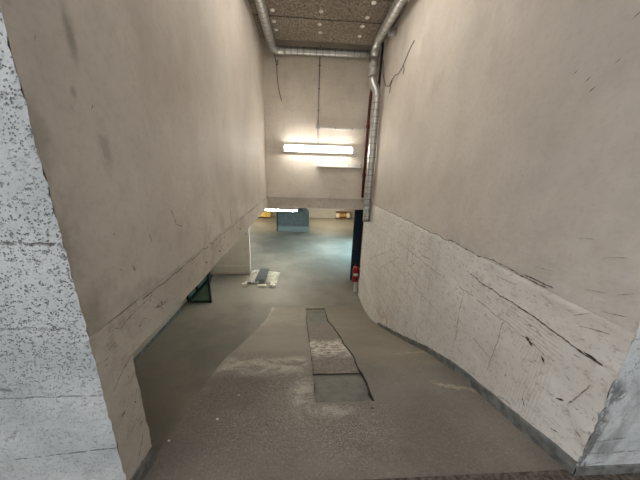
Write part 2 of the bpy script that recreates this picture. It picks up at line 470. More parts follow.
edge = lambda y: .004+.007*max(0, 1-(y-YF)/.12)
ysL = [YF, YF+.012, YF+.03, YF+.06]+steps(YF+.1, YB, .06)[0:]
# ---- left wall: plaster above the joint, near pier below the slab edge
bm = bmesh.new()
grid(bm, lambda y, z: (XLf(y), y, z), ysL, steps(ZJ, 4.3, .06), lambda y, z: edge(y))
yp = [YF, YF+.012, YF+.03, YF+.06]+steps(YF+.09, 1.07, .03)
grid(bm, lambda y, z: (XLf(y), y, z), yp, steps(-1.75, ZB+.02, .035), lambda y, z: edge(y)+.006, 1)
grid(bm, lambda x, z: (x, 1.07, z), steps(XLf(1.07), XLf(1.07)-.22, .03), steps(-1.75, ZB+.02, .035), .010, 1)
box(bm, -1.06, XLf(YB)-.012, YF+.06, YB+.1, ZJ, 4.3)
box(bm, -1.06, -.875, YF+.03, 1.055, -1.75, ZJ)
mk = [((1.62, 1.33), (1.66, 1.22), .010, 3, 0), ((1.66, 1.22), (1.74, 1.19), .008, 3, 0), ((1.18, 1.12), (1.2, 1.08), .013, 3, 0), ((1.35, 1.28), (1.37, 1.18), .006, 3, .2),
      ((1.0, .66), (1.09, .70), .006, 3, .2), ((.92, .61), (1.0, .66), .005, 3, .25), ((1.0, .34), (1.01, .33), .007, 2, 0), ((1.02, .44), (1.03, .42), .007, 2, 0), ((.95, .1), (1.03, .22), .005, 3, .2), ((.93, .3), (1.05, .5), .003, 3, .35),
      ((2.9, 2.1), (2.93, 2.0), .01, 3, 0), ((4.6, 3.1), (4.63, 3.0), .012, 2, 0), ((5.3, 3.55), (5.33, 3.45), .012, 3, 0), ((2.95, 1.12), (2.97, .94), .010, 2, .1), ((2.4, 1.2), (2.45, 1.1), .008, 3, .2)]
rs = random.Random(9)
for k in range(60):
    a, b = rs.uniform(.95, 3.8), rs.uniform(.96, 2.3)
    mk.append(((a, b), (a+rs.uniform(-.02, .03), b-rs.uniform(.01, .03)), rs.uniform(.0015, .004), rs.choice((3, 3, 2)), .2))
for k in range(26):
    a, b = rs.uniform(.9, 1.05), rs.uniform(.1, .62)
    mk.append(((a, b), (a+rs.uniform(.004, .02), b-rs.uniform(.004, .02)), rs.uniform(.0015, .004), rs.choice((3, 2)), .1))
scratches(bm, mk, 'x', -1, 100)
struct(link('wall_left', bm, ['left', 'band', 'gouge', 'scuff']))
# ---- slab edge band on the left (trim_1) and over the passage at the back (trim_2)
bm = bmesh.new()
P_ = .014
lower = lambda y: ZB+.012*noise.noise((y*2.3, 3, 1))+.010*noise.noise((y*9, 1, 1))
grid(bm, lambda y, t: (XLf(y)+P_*min(1, max(0, (y-1.08)/.5)), y, lower(y)+(ZJ-.004+.004*noise.noise((y*6, 8, 1))-lower(y))*t), ysL, [0, .06, .15, .3, .45, .6, .75, .88, .96, 1], lambda y, t: edge(y)+.004)
grid(bm, lambda y, t: (XLf(y)+P_*min(1, max(0, (y-1.08)/.5))-(.22*t), y, lower(y)), ysL, [0, .05, .2, .5, 1], lambda y, t: edge(y)+.004)
grid(bm, lambda y, t: (XLf(y)+P_*min(1, max(0, (y-1.08)/.5))-(.05*t), y, ZJ-.004+.004*noise.noise((y*6, 8, 1))), ysL, [0, 1], lambda y, t: edge(y)+.004)
box(bm, -1.05, XLf(YB)-.02, YF+.05, YB+.1, ZB+.03, ZJ-.002)
mk = [((1.2, .918), (6.2, .924), .0045, 1, .28), ((1.02, .85), (1.3, .91), .004, 2, .3), ((2.05, .80), (2.08, .78), .01, 1, 0), ((2.4, .79), (2.46, .76), .009, 1, 0), ((2.5, .78), (2.55, .74), .009, 2, 0), ((3.3, .82), (3.35, .78), .012, 1, 0), ((4.2, .83), (4.5, .76), .008, 2, .2)]
rs = random.Random(3)
for k in range(50):
    a, b = .9+rs.random()**2*4.5, rs.uniform(.68, .9)
    mk.append(((a, b), (a+rs.uniform(.01, .05), b+rs.uniform(-.02, .02)), rs.uniform(.0015, .004), rs.choice((1, 2, 2)), .2))
scratches(bm, mk, 'x', -1, 300)
struct(link('trim_1', bm, ['band', 'gouge', 'scuff']))
bm = bmesh.new(); xs = steps(XLf(YB)-.02, XR+.02, .05); ZT = .662
lo2 = lambda x: ZT+.012*noise.noise((x*4, 5, 1))+.008*noise.noise((x*15, 1, 4))
grid(bm, lambda x, t: (x, YB-.015, lo2(x)+(ZJ-.01-lo2(x))*t), xs, [0, .05, .15, .3, .5, .7, .85, .95, 1], .008)
grid(bm, lambda x, t: (x, YB-.015+.25*t, lo2(x)), xs, [0, .1, .5, 1], .008)
grid(bm, lambda x, t: (x, YB-.015+.05*t, ZJ-.01), xs, [0, 1], .006)
box(bm, XLf(YB)-.02, XR+.02, YB+.01, YB+.235, ZT+.03, ZJ)
struct(link('trim_2', bm, 'band'))
# ---- back wall above the joint
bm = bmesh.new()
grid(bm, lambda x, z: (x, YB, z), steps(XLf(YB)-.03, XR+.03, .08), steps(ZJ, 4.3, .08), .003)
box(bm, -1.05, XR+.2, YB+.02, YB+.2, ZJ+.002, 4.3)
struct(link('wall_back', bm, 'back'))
# ---- right wall
def bulge(y, z):                                          # the old blockwork stands a little proud and uneven
    if z > ZJ: return 0
    k = min(1, (ZJ-z)/.03)
    return k*(.012+.012*noise.noise((y*1.3, z*1.7, 9)))*min(1, max(0, (y-YF)/.25))
bm = bmesh.new()
edgeR = lambda y, z: .004+(.020 if z < .66 else .010)*max(0, 1-(y-YF)/.1)
ysR = [YF, YF+.012, YF+.03, YF+.06]+steps(YF+.1, 3, .035)+steps(3.06, 6.05, .07)
grid(bm, lambda y, z: (XR, y, z), ysR, steps(ZJ+.006, 4.3, .06), edgeR)
grid(bm, lambda y, z: (XR-bulge(y, z), y, z), ysR, steps(-1.8, ZJ-.05, .035)+[ZJ-.03, ZJ-.016, ZJ-.008], lambda y, z: edgeR(y, z)+.003, 0)
# the joint itself: an open crack between the two, closing towards the ramp mouth
grid(bm, lambda y, t: (XR+0, y, ZJ-.008+(.014*t/2)), ysR, [0, 1, 2], edgeR, 0)
grid(bm, lambda x, z: (x, 6.05, z), steps(XR, XR+.25, .06), steps(-1.8, 4.3, .06), .005, 0)
box(bm, XR+.03, XR+.25, YF+.06, 6.04, -1.8, 4.3)
D_, L_ = 1, 2
mk = [((5.95, .925), (3.0, .93), .007, D_, .05), ((3.0, .93), (1.9, .937), .0055, D_, .12), ((1.9, .937), (1.3, .945), .0045, D_, .22), ((1.48, .945), (1.27, .95), .007, D_, .2), ((.95, .69), (1.45, .715), .007, D_, .3), ((1.35, .71), (2.0, .735), .006, D_, .15), ((.93, .69), (1.02, .70), .013, D_, .1),
      ((1.27, .525), (1.335, .56), .013, D_, .1), ((1.165, .475), (1.205, .515), .010, D_, .1), ((1.2, .1), (1.23, .14), .011, D_, 0), ((1.02, .36), (1.06, .33), .008, D_, .1),
      ((1.55, .05), (1.52, .55), .006, L_, .25), ((2.0, -.1), (2.02, .55), .006, L_, .3), ((1.12, .54), (2.1, .56), .006, L_, .35), ((1.78, .2), (1.55, .18), .005, L_, .3),
      ((2.6, .6), (3.3, .62), .006, L_, .3), ((3.3, .2), (3.32, .62), .007, L_, .3), ((2.6, .2), (2.62, .62), .006, L_, .3), ((2.62, .12), (3.3, .22), .006, L_, .35),
      ((4.2, .2), (5.2, -.3), .010, L_, .35), ((3.6, .3), (4.4, -.2), .009, L_, .35), ((4.7, .5), (4.72, .2), .009, L_, .3), ((4.3, .5), (4.32, .2), .009, L_, .3),
      ((3.05, .42), (3.1, .40), .014, D_, 0), ((.95, .55), (1.0, .35), .006, L_, .3), ((1.28, .02), (1.4, -.04), .006, L_, .2)]
for a, b in ((1.45, 2.62), (1.22, 2.5), (1.12, 2.46), (1.28, 2.36), (1.5, 2.2), (1.3, 2.18), (1.42, 2.14), (1.38, 2.08), (2.6, 3.6), (1.8, 3.2)): mk.append(((a, b), (a+.03, b-.022), .004, D_, .1))
for p, q in (((1.02, 1.05), (1.12, 1.02)), ((1.0, 1.25), (1.09, 1.22)), ((.93, 1.1), (.99, 1.06)), ((1.15, 1.3), (1.24, 1.28)), ((1.05, .92), (1.12, .86)), ((.95, .86), (1.08, .82)), ((1.2, .85), (1.33, .88)), ((.92, .98), (1.02, .95)), ((1.3, 1.05), (1.42, 1.03)), ((.98, .78), (1.06, .75)), ((1.5, .86), (1.7, .84))): mk.append((p, q, .0035, L_, .25))
rs = random.Random(4)
for k in range(70):
    a, b = rs.uniform(.95, 3.2), rs.uniform(-.1, .9)
    if b < ramp_z(a)+.15: continue
    mk.append(((a, b), (a+rs.uniform(.01, .06), b+rs.uniform(-.03, .02)), rs.uniform(.002, .005), rs.choice((D_, L_, L_)), .2))
scratches(bm, mk, 'x', 1)
wr = struct(link('wall_right', bm, ['right', 'gouge', 'scuff']))
struct(link('wall_jamb', B(XR+.10, XR+.25, 6.06, YB+.3, -1.8, 4.3), 'far'))
# ---- entrance faces
xsL = [XLf(YF), XLf(YF)-.012, XLf(YF)-.03, XLf(YF)-.06]+steps(XLf(YF)-.09, -1.8, .03)+steps(-1.9, -6, .3)
bm = bmesh.new()
fe = lambda d: .005+.007*max(0, 1-d/.12)
grid(bm, lambda x, z: (x, YF, z), xsL, steps(-1.8, -.1, .2)+steps(-.06, 2.4, .03)+steps(2.5, 4.4, .12), lambda x, z: fe(XLf(YF)-x))
box(bm, -6, -1.06, YF+.04, YF+.3, -1.8, 4.4)
struct(link('wall_entrance_left', bm, 'front'))
xsR = [XR, XR+.012, XR+.03, XR+.06]+steps(XR+.09, 2.4, .03)+steps(2.5, 6, .3)
bm = bmesh.new()
grid(bm, lambda x, z: (x, YF, z), xsR, steps(-1.8, -.1, .2)+steps(-.06, 1.6, .03)+steps(1.7, 4.4, .12), lambda x, z: .005+(.020 if z < .66 else .010)*max(0, 1-(x-XR)/.1))
box(bm, XR+.26, 6, YF+.04, YF+.3, -1.8, 4.4)
struct(link('wall_entrance_right', bm, 'front'))
# ---- skirting paint strips
bm = bmesh.new()
ys = [y for y in steps(YF-.006, 4.2, .04)]
hh = lambda y: (.10 if y < 1 else .10-.035*(y-1)/3)+.012*noise.noise((y*6, 4, 4))
grid(bm, lambda y, t: (XR-.010-bulge(y, ramp_z(y)+.05)-.004*(t > .5), y, ramp_z(y)-.03+(hh(y)+.03)*t), ys, [0, .25, .5, .75, 1], .006)
grid(bm, lambda y, t: (XR-.014-bulge(y, ramp_z(y)+.05)+.035*t, y, ramp_z(y)+hh(y)), ys, [0, 1], .006)
grid(bm, lambda x, t: (x, YF-.012, -.03+(.085+.008*noise.noise((x*8, 1, 2)))*t), steps(XR-.012, 4.5, .04), [0, .3, .6, 1], .006)
grid(bm, lambda x, t: (x, YF-.012+.03*t, .055), steps(XR-.012, 4.5, .04), [0, 1], .006)
struct(link('baseboard_right', bm, 'skirt'))
bm = bmesh.new()
ys = steps(YF-.004, 1.072, .02)
grid(bm, lambda y, t: (XLf(y)+.010, y, ramp_z(y)-.04+.14*t), ys, [0, .3, .6, 1], .004)
grid(bm, lambda y, t: (XLf(y)+.010-.03*t, y, ramp_z(y)+.10), ys, [0, 1], .004)
struct(link('baseboard_left', bm, 'skirt'))

# ---- ramp with the trench
TL = lambda y: .108-.010*(y-1.5)+.010*noise.noise((y*7, 1, 5))
TRt = [(1.5, .585), (1.9, .592), (2.0, .575), (2.4, .60), (2.8, .585), (3.3, .605), (4.2, .59), (4.55, .55), (5.6, .535)]
def TR(y):
    for (a, p), (b, q) in zip(TRt, TRt[1:]):
        if y <= b: return p+(q-p)*(max(y, 1.5)-a)/(b-a)+.014*noise.noise((y*6, 7, 5))+.006*noise.noise((y*25, 7, 5))
    return .535
XE = lambda y: (-.862 if y < 2.2 else -.862+.010*(y-2.2)+max(0, y-4.3)*.05)+.008*noise.noise((y*5, 2, 2))
def dz(x, y):
    r = .004*noise.noise((x*4, y*4, 3))
    if y < 3 and x < .4: r += .004*noise.noise((x*28, y*28, 3))
    return r
Y0, Y1, YE = 1.508, 5.35, 5.52
bm = bmesh.new()
rows = steps(.89, Y0, .03)[:-1]+steps(Y0, 3.2, .03)+steps(3.24, Y1, .05)[:-1]+[Y1, 5.44, YE]
def gx(a, b, n): return lambda y, t: (a(y)+(b(y)-a(y))*t/n, y)
def strip(a, b, n, rws, d, mat):
    f = gx(a, b, n)
    def P(y, t):
        x, _ = f(y, t); return (x, y, ramp_z(y)+dz(x, y)*(0 if y > 5.3 else 1)-d+.003)
    grid(bm, P, rws, list(range(n+1)), 0, mat)
strip(XE, TL, 26, rows, 0, 0)
strip(TR, lambda y: XR+.02, 26, rows, 0, 0)
mid = [y for y in rows if Y0 <= y <= Y1]
strip(TL, TR, 14, [y for y in rows if y <= Y0], 0, 0)
strip(TL, TR, 4, [y for y in rows if y >= Y1], 0, 0)
DS, DR = .028, .014
s1 = [y for y in mid if y <= 1.94]; s2 = [y for y in mid if 1.90 < y]; s2 = [s1[-1]]+[y for y in s2 if s1[-1] < y <= 4.5]; s3 = [s2[-1]]+[y for y in mid if y > s2[-1]]
TLg = lambda y: TL(y)+.009+.006*noise.noise((y*14, 3, 3)); TRg = lambda y: TR(y)-.008-.03*max(0, noise.noise((y*9, 5, 9)))
strip(TLg, TRg, 14, s1, DS, 1); strip(TLg, TRg, 14, s2, DR, 2); strip(TLg, TRg, 6, s3, DS, 1)
strip(TL, TLg, 1, mid, .06, 3); strip(TRg, TR, 1, mid, .05, 3)
for f, rws in ((TL, mid), (TR, mid)):
    grid(bm, lambda y, t: (f(y), y, ramp_z(y)+dz(f(y), y)*(0 if y > 5.3 else 1)+.003-.065*t), rws, [0, 1], 0, 3)
for yy in (Y0, s1[-1], s2[-1], Y1):
    top = .003 if yy in (Y0, Y1) else -DR+.003
    grid(bm, lambda x, t: (x, yy, ramp_z(yy)+dz(x, yy)*(0 if yy > 5.3 else 1)+top-.03*t), [TL(yy)+(TR(yy)-TL(yy))*k/14 for k in range(15)], [0, 1], 0, 3)
grid(bm, lambda y, t: (XE(y), y, ramp_z(y)+dz(XE(y), y)*(0 if y > 5.3 else 1)+.003+(-1.8-ramp_z(y))*t), rows, [0, .1, 1], 0, 0)
struct(link('floor_ramp', bm, ['ramp', 'smooth', 'rough', 'wire']))
# ---- outside ground and the lower floor
struct(link('floor_outside', B(-7, 7, -7, .893, -.25, 0), 'ground'))
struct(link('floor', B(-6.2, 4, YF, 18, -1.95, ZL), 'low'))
# ---- lower hall shell
struct(link('wall_far', B(-6.2, 4, 17.6, 17.8, ZL, .95), 'far'))
struct(link('wall_lower_left', B(-3.15, -2.93, YF+.3, 7.5, ZL, .75), 'far'))
struct(link('wall_hall_left', B(-6.2, -6, 7.3, 17.8, ZL, .95), 'far'))
struct(link('wall_hall_front', B(-6, -3.1, 7.3, 7.5, ZL, .95), 'far'))
struct(link('baseboard_lower', B(-2.935, -2.918, YF+.3, 5.7, ZL, ZL+.07), 'skirt'))
bm = bmesh.new()
box(bm, 3.6, 3.8, YF, 8.6, ZL, .95); box(bm, 3.6, 3.8, 11.6, 17.8, ZL, .95); box(bm, 3.6, 3.8, 8.6, 11.6, .45, .95)
struct(link('wall_hall_right', bm, 'far'))
struct(link('wall_passage', B(1.60, 3.7, 7.1, 7.3, ZL, .95), 'far'))
bm = bmesh.new()                                          # pier with a plinth course
grid(bm, lambda x, z: (x, 7.5-.012*(z < -1.42), z), steps(-2.86, -1.735, .06), steps(ZL, -1.43, .05)+[-1.42, -1.41]+steps(-1.38, .75, .1), .006)
box(bm, -2.86, -1.745, 7.51, 7.62, ZL, .75)
struct(link('wall_pier', bm, 'pier'))
# ---- lower ceiling slabs, upper ceiling
bm = bmesh.new()
box(bm, -6.2, -.99, YF+.2, YB+.2, .74, .92); box(bm, -6.2, 4, YB+.2, 17.8, .74, .95); box(bm, XR+.2, 4, YF+.2, YB+.3, .74, .95)
struct(link('ceiling_lower', bm, 'slab'))
bm = bmesh.new(); jy = [.9, 1.5, 2.1, 2.7, 3.3, 3.9, 4.47, 5.06, 5.84]
for a, b in zip(jy, jy[1:]):
    box(bm, -1.0, 1.62, a+.006, b-.006, ZC, ZC+.06, bev=.012)
struct(link('ceiling', bm, 'ceil'))
struct(link('ceiling_slab', B(-1.1, 1.8, YF, YB+.2, 4.3, 4.45), 'slab'))

# ------------------------------------------------------------------ things
# fixing plates of the ceiling panels
bm = bmesh.new(); lathe(bm, [(.012, -.012), (.036, -.009), (.040, -.002), (.040, .004)], (0, 0, 0), 14)
w0 = link('fixing_plate', bm, 'washer'); first = True
where = {0: 'beside the left duct', 1: 'midway between ducts', 2: 'beside the right duct'}
rown = ['row closest to the back wall', 'second row from the back wall', 'third row from the back wall', 'fourth row from the back wall']
for j, yy in enumerate((5.52, 5.22, 4.87, 4.56)):
    for i, xx in enumerate((-.575, .235, 1.0)):
        if j == 0 and i == 1: pass
        o = w0 if first else w0.copy()
        if not first: COL.objects.link(o)
        first = False
        o.location = (xx+random.uniform(-.02, .02), yy+random.uniform(-.05, .05), ZC-.001)
        tag(o, 'pale fixing plate %s, %s' % (where[i], rown[j]), 'fixing plate', 'pale fixing plates of the ceiling panels')

# twin tube lamp
t = tag(empty('tube_lamp', (.31, YB, 2.1)), 'lit white twin-tube fluorescent lamp mounted on the back wall above the passage', 'lamp')
link('housing', B(-.86, .86, -.085, -.006, -.085, .085, bev=.008), 'white', t)
for z in (-.035, .035):
    link('tube', T([(-.80, -.125, z), (.80, -.125, z)], .019, n=14), 'tube', t)
for x in (-.83, .83):
    for z in (-.035, .035): link('lamp_holder', B(x-.022, x+.022, -.145, -.07, z-.026, z+.026, bev=.005), 'white', t)

t = tag(empty('tube_lamp', (.33, 3.4, ZC-.002)), 'added unseen twin-tube fluorescent lamp on the ceiling over the head of the ramp', 'lamp')  # added out of view to fill the walls with light
link('housing', B(-.05, .05, -.78, .78, -.07, 0, bev=.008), 'white', t)
for x in (-.035, .035): link('tube', T([(x, -.75, -.115), (x, .75, -.115)], .019, n=14), 'tube3', t)
for y in (-.77, .77):
    for x in (-.035, .035): link('lamp_holder', B(x-.026, x+.026, y-.022, y+.022, -.14, -.06, bev=.005), 'white', t)
# conduit, junction box, trunking, rail
t = tag(empty('cable_conduit', (.285, YB, 2.6)), 'thin grey conduit running up the back wall from the junction box to the ceiling', 'conduit')
link('pipe', T([(0, -.014, .05), (0, -.014, 1.64)], .010, n=8), 'cond', t)
for z in (.35, .8, 1.25): link('clip', B(-.022, .022, -.028, -.002, z-.01, z+.01, bev=.003), 'cond', t)
t = tag(empty('junction_box', (.285, YB, 2.6)), 'small grey square junction box on the back wall above the tube lamp', 'junction box')
link('box', B(-.048, .048, -.055, -.004, -.046, .046, bev=.008), 'grey', t)
link('lid', B(-.040, .040, -.062, -.054, -.038, .038, bev=.003), 'grey', t)
link('feed_cable', T([(0, -.02, -.046), (.004, -.022, -.2), (-.004, -.022, -.41)], .006, n=6), 'cond', t)
t = tag(empty('cable_trunking', (.9, YB, 2.58)), 'upper slim white trunking from the junction box rightward to the red pipe', 'trunking')
link('channel', B(-.565, .56, -.045, -.004, -.022, .018, bev=.004), 'white', t)
for x in (-.2, .2): link('cover_joint', B(x-.012, x+.012, -.048, -.003, -.025, .021, bev=.002), 'grey', t)
t = tag(empty('angle_rail', (.88, YB, 1.74)), 'lower pale metal angle rail fixed under the tube lamp on the back wall', 'rail')
link('web', B(-.62, .52, -.014, -.004, -.05, .045, bev=.002), 'white', t)
link('flange', B(-.60, .52, -.13, -.014, -.046, -.036, bev=.002), 'white', t)
for x in (-.56, -.2, .2, .5): link('screw', B(x-.012, x+.012, -.022, -.012, .012, .03, bev=.003), 'rubber', t)

# spiral ducts
def bend(a, c, b, n=6):                                   # quadratic elbow
    a, b, c = Vector(a), Vector(b), Vector(c)
    return [a*(1-u)**2+c*2*u*(1-u)+b*u*u for u in [i/n for i in range(n+1)]]
R = .078; ZD = 4.005
t = tag(empty('ventilation_duct', (-.71, 4, ZD)), 'round spiral metal duct along the left ceiling edge turning across the back wall', 'duct')
def world_child(name, bm, mat, par):
    o = link(name, bm, ['duct', 'seam'] if mat == 'duct' else mat, par); o.matrix_parent_inverse = Matrix.Translation(-par.location); return o
world_child('duct_run', T([(-.715, 1.0, ZD), (-.715, 5.83, ZD)], R, n=20, rib=(.13, .0015)), 'duct', t)
world_child('elbow', T(bend((-.715, 5.80, ZD), (-.715, 6.09, ZD+.0), (-.46, 6.09, ZD+.03), 7), R+.003, n=20), 'duct', t)
world_child('cross_run', T([(-.48, 6.09, ZD+.03), (1.40, 6.09, ZD+.055)], R-.004, n=20, rib=(.13, .0015)), 'duct', t)
t = tag(empty('ventilation_duct', (1.33, 4, ZD)), 'round spiral metal duct on right ceiling edge dropping down the right wall corner', 'duct')
world_child('duct_run', T([(1.335, 1.0, ZD), (1.335, 5.32, ZD)], R, n=20, rib=(.13, .0015)), 'duct', t)
world_child('elbow', T(bend((1.335, 5.28, ZD), (1.335, 5.56, ZD), (1.325, 5.56, ZD-.26), 7), R+.003, n=20), 'duct', t)
world_child('collar', T([(1.325, 5.56, ZD-.22), (1.325, 5.56, ZD-.40)], R+.010, n=20), 'duct', t)
world_child('drop_pipe', T([(1.325, 5.56, ZD-.38), (1.33, 5.56, 3.42)], R, n=20, rib=(.13, .0015)), 'duct', t)
world_child('offset', T(bend((1.33, 5.56, 3.47), (1.33, 5.56, 3.36), (1.385, 5.54, 3.28), 5)+bend((1.385, 5.54, 3.28), (1.435, 5.52, 3.2), (1.437, 5.52, 3.08), 5)[1:], R+.003, n=20), 'duct', t)
world_child('down_run', T([(1.437, 5.52, 3.12), (1.437, 5.52, .50)], R, n=20, rib=(.13, .0015)), 'duct', t)
world_child('wall_clip', T([(1.437, 5.52, 1.9), (1.437, 5.52, 1.94)], R+.008, n=20), 'duct', t)
world_child('wall_clip', T([(1.437, 5.52, .8), (1.437, 5.52, .84)], R+.008, n=20), 'duct', t)

# red and cream pipes in the corner, stub, loose wires
t = tag(empty('red_pipe', (1.5, 6.15, .7)), 'dark red pipe running down the corner behind the metal drop duct', 'pipe')
world_child('pipe', T([(1.47, 5.82, 4.28), (1.465, 5.83, 4.0)]+bend((1.465, 5.84, 3.95), (1.46, 5.98, 3.6), (1.455, 6.12, 3.3), 5)+[(1.455, 6.15, 3.1), (1.46, 6.18, .98)], .030, n=12), 'red', t)
for z in (2.6, 1.5): world_child('coupling', T([(1.457, 6.165, z), (1.457, 6.165, z+.07)], .044, n=12), 'red', t)
o = link('cream_pipe', T([(1.505, 5.92, 4.25), (1.505, 6.0, 3.85), (1.51, 6.14, 3.5), (1.512, 6.2, 3.2)], .022, n=10), 'cream')
tag(o, 'thin cream pipe slanting beside the red pipe under the ceiling', 'pipe')
t = tag(empty('pipe_stub', (1.5, 4.95, 3.98)), 'short pale grey pipe stub leaving the right wall behind the ceiling duct', 'pipe')
world_child('pipe', T([(1.425, 5.0, 3.955), (1.56, 4.97, 3.965)], .055, n=14), 'grey', t)
world_child('flange', T([(1.425, 5.0, 3.955), (1.43, 5.0, 3.956), (1.445, 4.998, 3.957)], .064, n=14), 'grey', t)
bm = bmesh.new()
pts = [(1.524, 4.03, 3.43), (1.52, 4.2, 3.36), (1.522, 4.37, 3.25), (1.515, 4.55, 3.19), (1.52, 4.72, 3.23), (1.518, 4.86, 3.21), (1.52, 5.01, 3.14), (1.517, 5.2, 3.2), (1.515, 5.34, 3.33), (1.52, 5.5, 3.5), (1.52, 5.55, 3.75)]
tube(bm, pts, .0055, n=6); tube(bm, [(1.522, 4.37, 3.25), (1.515, 4.30, 3.17), (1.52, 4.34, 3.11)], .005, n=6)
tube(bm, [(1.52, 4.86, 3.21), (1.51, 4.9, 3.1), (1.52, 4.95, 3.02)], .005, n=6)
tag(link('loose_cable', bm, 'black'), 'loose dark cable trailing on the upper right wall beside the duct', 'cable')
bm = bmesh.new()
pts = [(-.715, 6.245, 4.02), (-.68, 6.25, 3.87), (-.665, 6.25, 3.8), (-.655, 6.25, 3.6), (-.64, 6.25, 3.43), (-.6, 6.25, 3.25), (-.565, 6.25, 3.11)]
tube(bm, pts, .007, n=6); tube(bm, [(-.68, 6.25, 3.87), (-.63, 6.24, 3.9), (-.64, 6.24, 3.83), (-.665, 6.25, 3.8)], .007, n=6)
tag(link('hanging_wire', bm, 'wire'), 'thin brown wire hanging from the left duct down the back wall', 'wire')

bm = bmesh.new()  # black strands added to darken the gap beside the drop duct
for k in range(5):
    dx, dy = .012*(k % 3), .03*(k//3)
    tube(bm, [(1.515-dx*.5, 5.66+dy, 4.25), (1.518-dx, 5.65+dy+.01*k, 3.9), (1.516-dx, 5.67+dy+.02*math.sin(k), 3.55), (1.518-dx, 5.68+dy, 3.2), (1.519-dx, 5.70+dy, 2.2), (1.519-dx, 5.70+dy, 1.0)], .011, n=6)
tag(link('added_dark_cables', bm, 'black'), 'added black cables darkening the gap between the right wall and the drop duct', 'cables')
# extinguisher in its bracket on the far end of the right wall
ex, ey, ez = 1.47, 6.30, -1.40
t = tag(empty('fire_extinguisher', (ex, ey, ez)), 'red fire extinguisher hung low at the far end of the right wall', 'fire extinguisher')
bm = bmesh.new(); lathe(bm, [(.07, 0), (.088, .012), (.09, .03), (.09, .36), (.08, .41), (.05, .445), (.028, .455), (.028, .475)], (0, 0, 0), 28)
link('cylinder', bm, 'ext', t)
link('valve', B(-.028, .028, -.03, .03, .47, .52, bev=.006), 'rubber', t)
link('handle', B(-.10, .03, -.011, .011, .535, .55, bev=.004), 'rubber', t)
link('lever', B(-.10, .03, -.009, .009, .565, .575, bev=.003, rot=Matrix.Rotation(-.12, 3, 'Y')), 'rubber', t)
link('hose', T([(.02, 0, .50), (.08, -.03, .52), (.115, -.04, .44), (.112, -.04, .25), (.105, -.03, .10)], .012, n=8), 'rubber', t)
bm = bmesh.new()
for k in range(8):
    a0, a1 = math.radians(-140+k*11), math.radians(-140+(k+1)*11)
    bm.faces.new([bm.verts.new((.0915*math.cos(a), .0915*math.sin(a), z)) for a, z in ((a0, .19), (a1, .19), (a1, .27), (a0, .27))])
link('instruction_label', bm, 'paper', t)
link('bracket', B(.075, .164, -.03, .03, .14, .32, bev=.004), 'rubber', t)
t = tag(empty('post_stub', (1.50, 6.3, ZL)), 'short white upright post on the floor under the fire extinguisher', 'post')
link('post', B(-.045, .035, -.035, .035, .002, .30, bev=.008), 'white', t)
link('foot_plate', B(-.06, .05, -.05, .05, 0, .012, bev=.003), 'grey', t)

# blue door past the right wall, glazed door under the left beam
d = struct(empty('door_1', (1.49, 7.06, ZL)))
link('door_leaf', B(0, .9, -.045, 0, .012, 2.27, bev=.004), 'blue', d)
link('door_edge', B(-.02, .035, -.06, .012, .012, 2.29, bev=.006), 'blue', d)
link('handle', B(.06, .19, -.10, -.045, 1.02, 1.045, bev=.006), 'dark', d)
d = struct(empty('door_2', (-2.93, 5.68, ZL)))
link('door_stile', B(.545, .60, -.02, .03, .0, 2.3, bev=.004), 'dark', d)
link('door_stile', B(.0, .05, -.02, .03, .0, 2.3, bev=.004), 'dark', d)
link('door_rail', B(.05, .55, -.02, .03, .01, .045, bev=.004), 'dark', d)
link('door_rail', B(.05, .55, -.02, .03, 2.25, 2.3, bev=.004), 'dark', d)
link('door_pane', B(.05, .55, .002, .010, .045, 2.25), 'glass', d)
link('door_bar', B(.01, .045, .5, .56, .01, 2.3, bev=.004), 'dark', d)
link('door_bar', B(.10, .135, 1.2, 1.26, .01, 2.3, bev=.004), 'dark', d)
link('door_sill', B(.0, .06, .0, 1.6, .0, .06, bev=.004), 'dark', d)

# partition in the hall and the bundle on it
t = tag(empty('partition', (-.63, 13.3, ZL)), 'chest-high grey block partition standing in the lower hall beyond the passage', 'partition')
bm = bmesh.new()
box(bm, -.88, .88, 0, .45, .33, 1.14, bev=.012)
link('body', bm, 'part', t)
link('plinth', B(-.87, .89, -.03, .47, 0, .33, bev=.012), 'part', t)
link('corner_post', B(-.90, -.84, -.035, .05, .0, 1.15, bev=.008), 'dark', t)
bm = bmesh.new()
bmesh.ops.create_uvsphere(bm, u_segments=24, v_segments=14, radius=1)
for v in bm.verts:
    v.co = Vector((v.co.x*.31, v.co.y*.18, max(-.02, v.co.z*.17)))
    if v.co.z > 0: v.co += noise.noise_vector(v.co*9)*.02
o = link('cloth_bundle', bm, 'bundle', None, True); o.location = (-.10, 13.52, ZL+1.162)
tag(o, 'rounded blue-grey bundle lying on the right end of the block partition', 'bundle')

# pallets by the far wall
t = tag(empty('wooden_pallet', (2.77, 17.2, ZL)), 'brown wooden pallet with lit-toned pale end blocks by the far wall on the right', 'pallet')
for k in range(4): link('deck_board', B(-.52, .52, k*.09, k*.09+.075, .48, .53, bev=.004), 'brown', t)
for k in range(4): link('bottom_board', B(-.52, .52, k*.09, k*.09+.075, .0, .07, bev=.004), 'brown', t)
for x, m in ((-.38, 'pale'), (.38, 'pale')): link('end_block', B(x-.11, x+.11, -.01, .34, .12, .43, bev=.008), m, t)  # light on the end blocks painted in as a paler wood
link('middle_block', B(-.27, .27, .04, .34, .16, .38, bev=.008), 'wood', t)
link('rail_board', B(-.50, .50, .02, .34, .43, .48), 'brown', t); link('rail_board', B(-.50, .50, .02, .34, .07, .12), 'brown', t)
t = tag(empty('yellow_crate', (-2.85, 17.0, ZL)), 'yellow wooden crate on dark feet by the far wall on the left', 'crate')
link('side_panel', B(-.45, .45, 0, .45, .09, .40, bev=.01), 'yellow', t)
